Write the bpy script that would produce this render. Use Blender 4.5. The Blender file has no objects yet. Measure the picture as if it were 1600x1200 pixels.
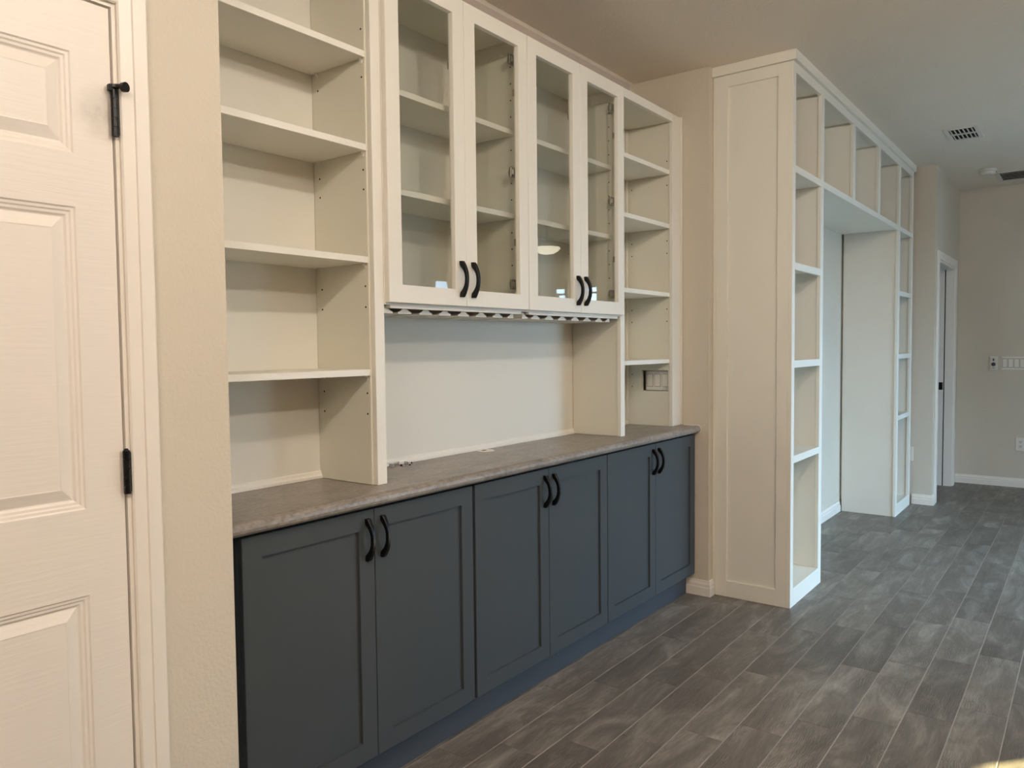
import bpy, bmesh, math, random
from mathutils import Vector, Matrix

# ------------------------------------------------------------------ camera, world, exposure
scene = bpy.context.scene
COL = scene.collection
random.seed(7)

F_PX = 1203.8
YAW, PITCH, ROLL = 0.92213, -0.04720, -0.01024
CAM = Vector((-0.2106, -1.6295, 1.3417))
_f = Vector((math.sin(YAW) * math.cos(PITCH), math.cos(YAW) * math.cos(PITCH), math.sin(PITCH)))
_r = Vector((math.cos(YAW), -math.sin(YAW), 0))
_u = _r.cross(_f)
_c, _s = math.cos(ROLL), math.sin(ROLL)
RIGHT, UP, FWD = _c * _r + _s * _u, -_s * _r + _c * _u, _f
cam_data = bpy.data.cameras.new('camera')
cam_data.sensor_width = 36
cam_data.lens = F_PX / 1600 * 36
cam_data.clip_start = 0.02
cam = bpy.data.objects.new('camera', cam_data)
cam.matrix_world = Matrix(((RIGHT.x, UP.x, -FWD.x, CAM.x), (RIGHT.y, UP.y, -FWD.y, CAM.y),
                           (RIGHT.z, UP.z, -FWD.z, CAM.z), (0, 0, 0, 1)))
COL.objects.link(cam)
scene.camera = cam

vs = scene.view_settings
vs.view_transform = 'Standard'
vs.look = 'None'
vs.gamma = 1
vs.use_curve_mapping = False
vs.exposure = 0.0

LAMP_POWER = 35.5
LAMP_COLOR = (1.0, 0.905, 0.815)
DAY_COLOR = (0.46, 0.72, 1.0)
DAY_POWER = 74.0

world = bpy.data.worlds.new('sky')
scene.world = world
world.use_nodes = True
world.node_tree.nodes['Background'].inputs[0].default_value = (0.45, 0.70, 1.0, 1)
world.node_tree.nodes['Background'].inputs[1].default_value = 1.5

sun_d = bpy.data.lights.new('sun', 'SUN')
sun_d.energy = 58
sun_d.angle = 0.009
sun_d.color = (1.0, 0.86, 0.45)
sun = bpy.data.objects.new('sun', sun_d)
sun.rotation_euler = Vector((-0.742, 0.670, -0.48)).to_track_quat('-Z', 'Y').to_euler()
sun.location = (8, -9, 5)
COL.objects.link(sun)


def daylight(name, loc, direction, w, h, power, spread=180):
    d = bpy.data.lights.new(name, 'AREA')
    d.shape = 'RECTANGLE'
    d.size, d.size_y = w, h
    d.energy = power
    d.color = DAY_COLOR
    d.spread = math.radians(spread)
    o = bpy.data.objects.new(name, d)
    o.location = loc
    o.rotation_euler = Vector(direction).to_track_quat('-Z', 'Y').to_euler()
    COL.objects.link(o)
    return o


XL, XF, YBACK, ZH = -2.6, 8.27, -4.0, 2.79     # room limits
daylight('daylight_patio', (4.765, YBACK - 0.13, 1.0), (0, 1, -0.75), 1.72, 1.94, DAY_POWER * 1.5, 115)
daylight('daylight_sidelight', (6.305, YBACK - 0.13, 1.06), (0, 1, -0.2), 0.33, 2.10, DAY_POWER * 0.25, 150)
daylight('daylight_far', (XF + 0.13, -3.4, 1.55), (-1, 0, -0.2), 0.72, 1.12, DAY_POWER * 0.30, 150)

# ------------------------------------------------------------------ materials
MATS = {}


def new_mat(name):
    m = bpy.data.materials.new(name)
    m.use_nodes = True
    nt = m.node_tree
    b = nt.nodes['Principled BSDF']
    MATS[name] = m
    return m, nt, b


def srgb(r, g, b):
    def c(v):
        v /= 255
        return v / 12.92 if v <= 0.04045 else ((v + 0.055) / 1.055) ** 2.4
    return (c(r), c(g), c(b), 1)


def N(nt, t, **kw):
    n = nt.nodes.new(t)
    for k, v in kw.items():
        if k in n.inputs:
            n.inputs[k].default_value = v
        else:
            setattr(n, k, v)
    return n


def paint(name, col, rough=0.5, bump=0.0, scale=60, spec=0.4, var=0.03, coord='Object'):
    m, nt, b = new_mat(name)
    tc = N(nt, 'ShaderNodeTexCoord')
    nz = N(nt, 'ShaderNodeTexNoise', Scale=2.0, Detail=3.0)
    nt.links.new(tc.outputs[coord], nz.inputs['Vector'])
    mx = N(nt, 'ShaderNodeMixRGB', blend_type='MIX')
    mx.inputs[1].default_value = tuple(x * (1 - var) for x in col[:3]) + (1,)
    mx.inputs[2].default_value = tuple(min(1, x * (1 + var)) for x in col[:3]) + (1,)
    nt.links.new(nz.outputs['Fac'], mx.inputs[0])
    nt.links.new(mx.outputs[0], b.inputs['Base Color'])
    b.inputs['Roughness'].default_value = rough
    b.inputs['Specular IOR Level'].default_value = spec
    if bump:
        n2 = N(nt, 'ShaderNodeTexNoise', Scale=scale, Detail=3.0, Roughness=0.55)
        nt.links.new(tc.outputs[coord], n2.inputs['Vector'])
        bp = N(nt, 'ShaderNodeBump', Strength=bump, Distance=0.004)
        nt.links.new(n2.outputs['Fac'], bp.inputs['Height'])
        nt.links.new(bp.outputs['Normal'], b.inputs['Normal'])
    return m


paint('wall', srgb(215, 206, 190), 0.75, 0.45, 110, 0.2)
paint('kitchen_wall', srgb(150, 134, 116), 0.8, 0.6, 95, 0.2)  # unseen walls, toned dark to lower the bounced light
paint('ceiling', srgb(242, 231, 216), 0.9, 1.0, 55, 0.1)
paint('trim', srgb(240, 234, 224), 0.38, 0, spec=0.45, var=0.015)
paint('cab_white', srgb(238, 234, 223), 0.35, 0, spec=0.45, var=0.015)
paint('melamine', srgb(226, 222, 206), 0.45, 0.05, 250, 0.4, var=0.02)
paint('back_board', srgb(228, 224, 212), 0.5, 0.04, 200, 0.3, var=0.025)
paint('bookcase', srgb(238, 235, 224), 0.45, 0.04, 180, 0.4, var=0.02)
paint('charcoal', srgb(65, 70, 73), 0.58, 0.03, 300, 0.3, var=0.03)
paint('toe', srgb(62, 68, 76), 0.5, 0, spec=0.4, var=0.03)
paint('plate', srgb(236, 230, 220), 0.4, 0, var=0.01)
paint('grout', srgb(168, 162, 152), 0.9, 0.1, 200, 0.1, var=0.06)
paint('hole', srgb(18, 17, 16), 0.9, 0, var=0.0)
paint('hinge_metal', srgb(150, 142, 128), 0.35, 0, var=0.02)
MATS['hinge_metal'].node_tree.nodes['Principled BSDF'].inputs['Metallic'].default_value = 0.9
paint('dark_gap', srgb(20, 22, 24), 0.9, 0, var=0.0)
paint('duct', srgb(24, 24, 24), 0.9, 0, var=0.0)
paint('vent_white', srgb(226, 220, 212), 0.5, 0, var=0.01)
paint('sensor', srgb(70, 70, 70), 0.6, 0, var=0.01)
paint('black_metal', srgb(11, 11, 12), 0.36, 0.02, 400, 0.3, var=0.05)
paint('chrome', srgb(214, 214, 214), 0.35, 0, var=0.02)
MATS['chrome'].node_tree.nodes['Principled BSDF'].inputs['Metallic'].default_value = 1.0
paint('caulk', srgb(240, 236, 228), 0.6, 0, var=0.0)
paint('scuffed', srgb(232, 227, 216), 0.5, 0.04, 180, 0.4, var=0.05)
paint('raw_brown_shaded', srgb(74, 56, 46), 0.8, 0, var=0.1)  # raw brown underside, with the shade between the rails put into its colour
paint('cap_shaded', srgb(172, 157, 146), 0.7, 0, var=0.03)  # shade on the cap board is put into this colour
paint('fan_brown', srgb(92, 72, 56), 0.5, 0, var=0.1)


def door_mat():
    # moulded door skin: faint embossed horizontal wood grain
    m, nt, b = new_mat('door_skin')
    tc = N(nt, 'ShaderNodeTexCoord')
    mp = N(nt, 'ShaderNodeMapping')
    mp.inputs['Scale'].default_value = (9, 9, 130)
    nt.links.new(tc.outputs['Object'], mp.inputs['Vector'])
    nz = N(nt, 'ShaderNodeTexNoise', Scale=1.0, Detail=4.0, Distortion=0.4)
    nt.links.new(mp.outputs[0], nz.inputs['Vector'])
    bp = N(nt, 'ShaderNodeBump', Strength=0.18, Distance=0.003)
    nt.links.new(nz.outputs['Fac'], bp.inputs['Height'])
    nt.links.new(bp.outputs['Normal'], b.inputs['Normal'])
    # handling smudge beside the top hinge
    sep = N(nt, 'ShaderNodeVectorMath', operation='DISTANCE')
    sep.inputs[1].default_value = (0.362, -0.02, 1.815)
    nt.links.new(tc.outputs['Object'], sep.inputs[0])
    fall = N(nt, 'ShaderNodeMapRange')
    fall.inputs['From Min'].default_value = 0.015
    fall.inputs['From Max'].default_value = 0.065
    fall.inputs['To Min'].default_value = 1.0
    fall.inputs['To Max'].default_value = 0.0
    nt.links.new(sep.outputs['Value'], fall.inputs['Value'])
    sn = N(nt, 'ShaderNodeTexNoise', Scale=45.0, Detail=3.0)
    nt.links.new(tc.outputs['Object'], sn.inputs['Vector'])
    mul = N(nt, 'ShaderNodeMath', operation='MULTIPLY')
    nt.links.new(fall.outputs[0], mul.inputs[0])
    nt.links.new(sn.outputs['Fac'], mul.inputs[1])
    mix = N(nt, 'ShaderNodeMixRGB')
    mix.inputs[1].default_value = srgb(238, 231, 222)
    mix.inputs[2].default_value = srgb(190, 182, 170)
    nt.links.new(mul.outputs[0], mix.inputs[0])
    nt.links.new(mix.outputs[0], b.inputs['Base Color'])
    b.inputs['Roughness'].default_value = 0.42


door_mat()


def counter_mat():
    m, nt, b = new_mat('laminate')
    tc = N(nt, 'ShaderNodeTexCoord')
    n1 = N(nt, 'ShaderNodeTexNoise', Scale=7.0, Detail=8.0, Roughness=0.65, Distortion=0.8)
    n2 = N(nt, 'ShaderNodeTexNoise', Scale=55.0, Detail=5.0, Roughness=0.7)
    mp = N(nt, 'ShaderNodeMapping')
    mp.inputs['Scale'].default_value = (0.8, 1.5, 1.5)
    nt.links.new(tc.outputs['Object'], mp.inputs['Vector'])
    for n in (n1, n2):
        nt.links.new(mp.outputs[0], n.inputs['Vector'])
    r1 = N(nt, 'ShaderNodeValToRGB')
    r1.color_ramp.elements[0].position = 0.32
    r1.color_ramp.elements[0].color = srgb(124, 117, 110)
    r1.color_ramp.elements[1].position = 0.68
    r1.color_ramp.elements[1].color = srgb(160, 152, 144)
    nt.links.new(n1.outputs['Fac'], r1.inputs[0])
    r2 = N(nt, 'ShaderNodeValToRGB')
    r2.color_ramp.elements[0].position = 0.35
    r2.color_ramp.elements[0].color = (0.62, 0.6, 0.58, 1)
    r2.color_ramp.elements[1].position = 0.62
    r2.color_ramp.elements[1].color = (1.12, 1.1, 1.08, 1)
    nt.links.new(n2.outputs['Fac'], r2.inputs[0])
    mx = N(nt, 'ShaderNodeMixRGB', blend_type='MULTIPLY')
    mx.inputs[0].default_value = 0.85
    nt.links.new(r1.outputs[0], mx.inputs[1])
    nt.links.new(r2.outputs[0], mx.inputs[2])
    nt.links.new(mx.outputs[0], b.inputs['Base Color'])
    b.inputs['Roughness'].default_value = 0.33
    b.inputs['Specular IOR Level'].default_value = 0.45


counter_mat()


def tile_mat():
    # wood-look porcelain: every tile takes its own piece of the pattern
    m, nt, b = new_mat('wood_tile')
    tc = N(nt, 'ShaderNodeTexCoord')
    oi = N(nt, 'ShaderNodeObjectInfo')
    cmb = N(nt, 'ShaderNodeCombineXYZ')
    for i, k in enumerate((37.0, 91.0, 53.0)):
        mu = N(nt, 'ShaderNodeMath', operation='MULTIPLY')
        mu.inputs[1].default_value = k
        nt.links.new(oi.outputs['Random'], mu.inputs[0])
        nt.links.new(mu.outputs[0], cmb.inputs[i])
    add = N(nt, 'ShaderNodeVectorMath', operation='ADD')
    nt.links.new(tc.outputs['Object'], add.inputs[0])
    nt.links.new(cmb.outputs[0], add.inputs[1])

    def mapped(sc):
        mp = N(nt, 'ShaderNodeMapping')
        mp.inputs['Scale'].default_value = sc
        nt.links.new(add.outputs[0], mp.inputs['Vector'])
        return mp.outputs[0]
    broad = N(nt, 'ShaderNodeTexNoise', Scale=1.0, Detail=8.0, Roughness=0.68, Distortion=0.8)
    nt.links.new(mapped((3.0, 9.5, 4.0)), broad.inputs['Vector'])
    grain = N(nt, 'ShaderNodeTexNoise', Scale=1.0, Detail=7.0, Roughness=0.75, Distortion=0.35)
    nt.links.new(mapped((11.0, 120.0, 9.0)), grain.inputs['Vector'])
    wave = N(nt, 'ShaderNodeTexWave', wave_type='BANDS', bands_direction='Y')
    wave.inputs['Scale'].default_value = 16.0
    wave.inputs['Distortion'].default_value = 14.0
    wave.inputs['Detail'].default_value = 2.5
    wave.inputs['Detail Scale'].default_value = 0.7
    nt.links.new(mapped((1.1, 2.6, 2.0)), wave.inputs['Vector'])
    r = N(nt, 'ShaderNodeValToRGB')
    e = r.color_ramp.elements
    e[0].position = 0.30
    e[0].color = srgb(91, 86, 80)
    e[1].position = 0.72
    e[1].color = srgb(152, 146, 137)
    mid = e.new(0.5)
    mid.color = srgb(113, 107, 100)
    nt.links.new(broad.outputs['Fac'], r.inputs[0])
    m1 = N(nt, 'ShaderNodeMixRGB', blend_type='OVERLAY')
    m1.inputs[0].default_value = 0.55
    nt.links.new(r.outputs[0], m1.inputs[1])
    nt.links.new(grain.outputs['Fac'], m1.inputs[2])
    mask = N(nt, 'ShaderNodeTexNoise', Scale=1.0, Detail=2.0)
    nt.links.new(mapped((2.5, 5.0, 2.5)), mask.inputs['Vector'])
    mr = N(nt, 'ShaderNodeValToRGB')
    mr.color_ramp.elements[0].position = 0.48
    mr.color_ramp.elements[1].position = 0.62
    mr.color_ramp.elements[0].color = (0, 0, 0, 1)
    mr.color_ramp.elements[1].color = (0.55, 0.55, 0.55, 1)
    nt.links.new(mask.outputs['Fac'], mr.inputs[0])
    wr = N(nt, 'ShaderNodeValToRGB')
    wr.color_ramp.elements[0].position = 0.15
    wr.color_ramp.elements[0].color = (0.45, 0.43, 0.41, 1)
    wr.color_ramp.elements[1].position = 0.6
    wr.color_ramp.elements[1].color = (1.0, 1.0, 1.0, 1)
    nt.links.new(wave.outputs['Fac'], wr.inputs[0])
    m2 = N(nt, 'ShaderNodeMixRGB', blend_type='MULTIPLY')
    nt.links.new(mr.outputs[0], m2.inputs[0])
    nt.links.new(m1.outputs[0], m2.inputs[1])
    nt.links.new(wr.outputs[0], m2.inputs[2])
    hsv = N(nt, 'ShaderNodeHueSaturation')
    mm = N(nt, 'ShaderNodeMapRange')
    mm.inputs['To Min'].default_value = 0.82
    mm.inputs['To Max'].default_value = 1.14
    nt.links.new(oi.outputs['Random'], mm.inputs['Value'])
    nt.links.new(mm.outputs[0], hsv.inputs['Value'])
    nt.links.new(m2.outputs[0], hsv.inputs['Color'])
    nt.links.new(hsv.outputs[0], b.inputs['Base Color'])
    b.inputs['Roughness'].default_value = 0.42
    b.inputs['Specular IOR Level'].default_value = 0.4
    bp = N(nt, 'ShaderNodeBump', Strength=0.12, Distance=0.002)
    nt.links.new(grain.outputs['Fac'], bp.inputs['Height'])
    nt.links.new(bp.outputs['Normal'], b.inputs['Normal'])


tile_mat()


def glass_mat():
    m, nt, b = new_mat('glass')
    nt.nodes.remove(b)
    out = nt.nodes['Material Output']
    tr = N(nt, 'ShaderNodeBsdfTransparent')
    tr.inputs[0].default_value = (0.95, 0.955, 0.94, 1)
    gl = N(nt, 'ShaderNodeBsdfGlossy')
    gl.inputs['Roughness'].default_value = 0.0
    fr = N(nt, 'ShaderNodeFresnel')
    geo = N(nt, 'ShaderNodeNewGeometry')
    ior = N(nt, 'ShaderNodeMapRange')          # thin sheet: same reflectance from both faces
    ior.inputs['To Min'].default_value = 1.5
    ior.inputs['To Max'].default_value = 1 / 1.5
    nt.links.new(geo.outputs['Backfacing'], ior.inputs['Value'])
    nt.links.new(ior.outputs[0], fr.inputs[0])
    mx = N(nt, 'ShaderNodeMixShader')
    nt.links.new(fr.outputs[0], mx.inputs[0])
    nt.links.new(tr.outputs[0], mx.inputs[1])
    nt.links.new(gl.outputs[0], mx.inputs[2])
    nt.links.new(mx.outputs[0], out.inputs[0])


glass_mat()


def emit_mat(name, col, st):
    m, nt, b = new_mat(name)
    b.inputs['Base Color'].default_value = (0.9, 0.88, 0.82, 1)
    b.inputs['Emission Color'].default_value = col
    b.inputs['Emission Strength'].default_value = st


m_lg, nt_lg, b_lg = new_mat('lamp_glass')       # clear globe round the bulb
nt_lg.nodes.remove(b_lg)
tr_lg = N(nt_lg, 'ShaderNodeBsdfTransparent')
tr_lg.inputs[0].default_value = (0.97, 0.96, 0.94, 1)
nt_lg.links.new(tr_lg.outputs[0], nt_lg.nodes['Material Output'].inputs[0])
emit_mat('lamp_dome', (1.0, 0.90, 0.66, 1), 5.5)

# ------------------------------------------------------------------ helpers


class MB:
    """collects boxes / prisms in world coordinates"""

    def __init__(self):
        self.bm = bmesh.new()

    def box(self, x0, x1, y0, y1, z0, z1, bev=0.0):
        bm = self.bm
        v = [bm.verts.new((x, y, z)) for x in (x0, x1) for y in (y0, y1) for z in (z0, z1)]
        fs = [(0, 1, 3, 2), (4, 6, 7, 5), (0, 4, 5, 1), (2, 3, 7, 6), (0, 2, 6, 4), (1, 5, 7, 3)]
        faces = [bm.faces.new([v[i] for i in f]) for f in fs]
        if bev > 0:
            edges = list({e for f in faces for e in f.edges})
            bmesh.ops.bevel(bm, geom=edges, offset=bev, segments=1, affect='EDGES', profile=0.5)
        return self

    def prism(self, pts, axis, a0, a1):
        """closed 2-D outline extruded along axis from a0 to a1; pts in the other two axes (in order)"""
        bm = self.bm

        def P(p, a):
            if axis == 'x':
                return (a, p[0], p[1])
            if axis == 'y':
                return (p[0], a, p[1])
            return (p[0], p[1], a)
        A = [bm.verts.new(P(p, a0)) for p in pts]
        B = [bm.verts.new(P(p, a1)) for p in pts]
        n = len(pts)
        for i in range(n):
            bm.faces.new((A[i], A[(i + 1) % n], B[(i + 1) % n], B[i]))
        bm.faces.new(A)
        bm.faces.new(B[::-1])
        return self

    def cyl(self, p0, p1, r0, r1=None, seg=16):
        r1 = r0 if r1 is None else r1
        p0, p1 = Vector(p0), Vector(p1)
        d = (p1 - p0).normalized()
        a = d.orthogonal().normalized()
        b = d.cross(a)
        bm = self.bm
        rings = []
        for p, r in ((p0, r0), (p1, r1)):
            rings.append([bm.verts.new(p + r * (math.cos(t) * a + math.sin(t) * b))
                          for t in (2 * math.pi * i / seg for i in range(seg))])
        for i in range(seg):
            bm.faces.new((rings[0][i], rings[0][(i + 1) % seg], rings[1][(i + 1) % seg], rings[1][i]))
        bm.faces.new(rings[0][::-1])
        bm.faces.new(rings[1])
        return self

    def lathe(self, prof, cx, cy, seg=32):
        """prof: list of (r, z)"""
        bm = self.bm
        rings = []
        for r, z in prof:
            rings.append([bm.verts.new((cx + r * math.cos(t), cy + r * math.sin(t), z))
                          for t in (2 * math.pi * i / seg for i in range(seg))])
        for a, b in zip(rings, rings[1:]):
            for i in range(seg):
                bm.faces.new((a[i], a[(i + 1) % seg], b[(i + 1) % seg], b[i]))
        bm.faces.new(rings[0])
        bm.faces.new(rings[-1][::-1])
        return self

    def build(self, name, mat, parent=None, smooth=False):
        bm = self.bm
        bmesh.ops.recalc_face_normals(bm, faces=bm.faces)
        off = Vector((0, 0, 0))
        p = parent
        while p is not None:
            off += p.location
            p = p.parent
        # the object's own origin: bottom centre of its bounds
        lo = Vector([min(v.co[i] for v in bm.verts) for i in range(3)])
        hi = Vector([max(v.co[i] for v in bm.verts) for i in range(3)])
        org = Vector(((lo.x + hi.x) / 2, (lo.y + hi.y) / 2, lo.z))
        for v in bm.verts:
            v.co -= org
        me = bpy.data.meshes.new(name)
        bm.to_mesh(me)
        bm.free()
        me.materials.append(MATS[mat])
        if smooth:
            for pl in me.polygons:
                pl.use_smooth = True
        o = bpy.data.objects.new(name, me)
        o.location = org - off
        o.parent = parent
        COL.objects.link(o)
        return o


def box(name, mat, b, parent=None, bev=0.0012):
    return MB().box(*b, bev=bev).build(name, mat, parent)


def tag(o, label=None, cat=None, group=None, kind=None):
    if label:
        o['label'] = label
    if cat:
        o['category'] = cat
    if group:
        o['group'] = group
    if kind:
        o['kind'] = kind
    return o


def thing(name, label, cat, loc, group=None):
    o = bpy.data.objects.new(name, None)
    o.empty_display_size = 0.1
    o.location = loc
    COL.objects.link(o)
    return tag(o, label, cat, group)


def struct(o, label):
    o['kind'] = 'structure'
    o['label'] = label
    return o


def wall_cells(mb, axis, a0, a1, t0, t1, z0, z1, openings):
    """wall along axis ('x' or 'y') from a0 to a1, thickness t0..t1, with rectangular holes"""
    As = sorted({a0, a1, *[v for o in openings for v in o[:2]]})
    Zs = sorted({z0, z1, *[v for o in openings for v in o[2:]]})
    for p, q in zip(As, As[1:]):
        for r, s in zip(Zs, Zs[1:]):
            c, d = (p + q) / 2, (r + s) / 2
            if any(o[0] < c < o[1] and o[2] < d < o[3] for o in openings):
                continue
            if axis == 'x':
                mb.box(p, q, t0, t1, r, s)
            else:
                mb.box(t0, t1, p, q, r, s)


# ------------------------------------------------------------------ room shell
XA, XR, XE, YE = 0.832, 3.663, 6.93, -0.568
YAL = 0.436                                   # alcove back
DL, DR, DTOP = -0.178, 0.582, 2.045           # left door slab

m = MB()
wall_cells(m, 'x', XL, XA, 0.0, 0.55, -0.02, ZH, [(DL - 0.018, DR + 0.020, -0.02, DTOP + 0.018)])
struct(m.build('wall_left', 'wall'), 'greige textured wall holding the six panel door')
struct(MB().box(XA, XR, YAL, 0.55, -0.02, ZH).build('wall_alcove', 'wall'), 'wall behind the built in cabinets')
struct(MB().box(XR, XE, 0.0, 0.55, -0.02, ZH).build('wall_right', 'wall'),
       'wall behind the white bookcase, with its return beside the cabinets')
HJ0, HJ1, HTOP = 7.075, 8.005, 2.04           # hall door opening
m = MB()
wall_cells(m, 'x', XE, XF, YE, YE + 0.12, -0.02, ZH, [(HJ0, HJ1, -0.02, HTOP)])
m.box(XE, XE + 0.1, YE + 0.12, 0.55, -0.02, ZH)
struct(m.build('wall_hall', 'wall'), 'short wall stepping forward past the bookcase, with a cased doorway')
m = MB()
m.box(XE + 0.1, XF, 0.9, 1.0, -0.02, ZH)
struct(m.build('wall_room', 'wall'), 'wall of the room beyond the cased doorway')
m = MB()
FW = (-3.76, -3.04, 1.0, 2.11)
wall_cells(m, 'y', YBACK, 1.0, XF, XF + 0.12, -0.02, ZH, [FW])
struct(m.build('wall_far', 'wall'), 'plain greige wall at the far end of the room')
m = MB()
SIDE_W = (6.14, 6.47, 0.0, 2.105)
PAT_W = (3.9, 5.632, 0.0, 1.98)
wall_cells(m, 'x', XL, XF, YBACK - 0.12, YBACK, -0.02, ZH, [SIDE_W, PAT_W])
struct(m.build('wall_back', 'kitchen_wall'), 'wall opposite the cabinets with glazed doors')
struct(MB().box(XL - 0.12, XL, YBACK - 0.12, 0.55, -0.02, ZH).build('wall_kitchen', 'kitchen_wall'), 'end wall of the kitchen')
struct(MB().box(XL - 0.12, XF + 0.12, YBACK - 0.12, 1.0, ZH, ZH + 0.1).build('ceiling', 'ceiling'),
       'off white ceiling with sprayed texture')

# glazed openings outside the picture (they light the room and show in the cabinet glass)
for i, (w, ax) in enumerate(((PAT_W, 'y'), (SIDE_W, 'y'), (FW, 'x'))):
    a0, a1, z0, z1 = w
    m = MB()
    t = 0.010 if i == 1 else 0.03

    def bb(p, q, r, s, d0, d1, mb):
        if ax == 'y':
            mb.box(p, q, YBACK - d1, YBACK - d0, r, s)
        else:
            mb.box(XF + d0, XF + d1, p, q, r, s)
    bb(a0, a0 + t, z0, z1, 0.03, 0.09, m)
    bb(a1 - t, a1, z0, z1, 0.03, 0.09, m)
    bb(a0 + t, a1 - t, z1 - t, z1, 0.03, 0.09, m)
    bb(a0 + t, a1 - t, z0, z0 + t, 0.03, 0.09, m)
    if i == 2:
        bb(a0 + t, a1 - t, 2.02, 2.045, 0.03, 0.09, m)
        bb(-3.5, -3.3, z0 + t, z1 - t, 0.03, 0.09, m)
    f = struct(m.build('window_%d' % (i + 1), 'trim'), 'white framed glazing opposite the cabinets')
    m = MB()
    bb(a0 + t, a1 - t, z0 + t, z1 - t, 0.055, 0.06, m)
    m.build('pane', 'glass', f)

m = MB()  # added unseen wall: stops the sun except through one gap
m.box(2.0, 6.2, -5.1, -5.0, -0.03, 3.6)
m.box(6.78, 13.0, -5.1, -5.0, -0.03, 3.6)
struct(m.build('wall_sun_blocker', 'wall'), 'added unseen wall outside the glazed doors, blocking the sun except at a gap')

# ------------------------------------------------------------------ floor: tiles laid along x, each row shifted a quarter tile
ROW_H, TILE_L, ROW_Y0, TILE_X0, SHIFT = 0.1515, 0.602, 0.109, 1.649, 0.150
floor = struct(MB().box(XL - 0.12, XF + 0.12, YBACK - 0.12, 1.0, -0.03, -0.0016).build('floor', 'grout'),
               'grey brown wood look tile floor with pale grout lines')


def project(p):
    d = Vector(p) - CAM
    z = d.dot(FWD)
    if z < 0.05:
        return None
    return 800 + F_PX * d.dot(RIGHT) / z, 600 - F_PX * d.dot(UP) / z


def tile_mesh():
    mb = MB()
    hx, hy = TILE_L / 2 - 0.0007, ROW_H / 2 - 0.0016
    mb.box(-hx, hx, -hy, hy, -0.009, 0.0, bev=0.0009)
    me = bpy.data.meshes.new('tile')
    bmesh.ops.recalc_face_normals(mb.bm, faces=mb.bm.faces)
    mb.bm.to_mesh(me)
    mb.bm.free()
    me.materials.append(MATS['wood_tile'])
    return me


TILE = tile_mesh()
rest = MB()
n_tiles = 0
for k in range(-6, 28):
    yc = ROW_Y0 - ROW_H * (k + 0.5)
    x = TILE_X0 + SHIFT * k
    while x > XL:
        x -= TILE_L
    while x < XF:
        xc = x + TILE_L / 2
        inside = yc < 0.12 or (xc > XE + 0.2 and yc < 0.9)
        vis = 0
        for fx in (-0.45, -0.15, 0.15, 0.45):
            for fy in (-0.4, 0.4):
                p = project((xc + fx * TILE_L, yc + fy * ROW_H, 0))
                if p and -5 < p[0] < 1605 and 700 < p[1] < 1205:
                    vis += 1
        hidden = yc > 0.02 and xc > XR and xc < XE
        if inside and vis and not hidden and k >= 0:
            o = bpy.data.objects.new('tile', TILE)
            o.location = (xc, yc, 0.03)         # relative to the floor object
            o.parent = floor
            fl = floor.location
            o.location = Vector((xc, yc, 0)) - fl
            COL.objects.link(o)
            n_tiles += 1
        elif inside:
            hx, hy = TILE_L / 2 - 0.0007, ROW_H / 2 - 0.0016
            rest.box(xc - hx, xc + hx, yc - hy, yc + hy, -0.009, 0.0)
        x += TILE_L
# cut strip of tile between the first full row and the toe kick
x = TILE_X0 - 2 * TILE_L - SHIFT
while x < XR:
    rest.box(max(XA, x + 0.0007), min(XR, x + TILE_L - 0.0007), ROW_Y0 + 0.0016, 0.14, -0.009, 0.0)
    x += TILE_L
r = rest.build('tile_field', 'wood_tile', floor)
r['kind'] = 'stuff'

# ------------------------------------------------------------------ baseboards, casings, doors
BB = [(0, 0), (0.016, 0), (0.016, 0.045), (0.0125, 0.050), (0.0125, 0.063), (0.008, 0.072), (0.006, 0.083), (0, 0.083)]


def base_x(mb, x0, x1, y):        # board on a wall facing -y
    mb.prism([(y - d, z) for d, z in BB], 'x', x0, x1)


def base_y(mb, y0, y1, x):        # board on a wall facing -x
    mb.prism([(x - d, z) for d, z in BB], 'y', y0, y1)




def base_corner(mb, xw, yw, y_end, x_end):
    """board round an outside corner: up the -x face to y_end, along the -y face to x_end"""
    bm = mb.bm
    rings = []
    for pt in range(3):
        ring = []
        for d, z in BB:
            ring.append(bm.verts.new(((xw - d, y_end, z), (xw - d, yw - d, z), (x_end, yw - d, z))[pt]))
        rings.append(ring)
    n = len(BB)
    for a, b in zip(rings, rings[1:]):
        for i in range(n):
            bm.faces.new((a[i], a[(i + 1) % n], b[(i + 1) % n], b[i]))
    bm.faces.new(rings[0])
    bm.faces.new(rings[-1][::-1])


m = MB()
base_corner(m, XR, 0.0, 0.128, 3.711)
struct(m.build('baseboard_alcove', 'trim'), 'white moulded baseboard wrapping the wall end beside the blue grey cabinets')
m = MB()
base_x(m, 4.262, 6.278, 0.0)
struct(m.build('baseboard_niche', 'trim'), 'white moulded baseboard at the back of the bookcase niche')
m = MB()
base_corner(m, XE, YE, -0.42, 7.0)
struct(m.build('baseboard_hall', 'trim'), 'white baseboard on the stepped wall beside the bookcase')
m = MB()
base_y(m, YBACK, YE, XF)
struct(m.build('baseboard_far', 'trim'), 'white moulded baseboard along the far wall')

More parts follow.
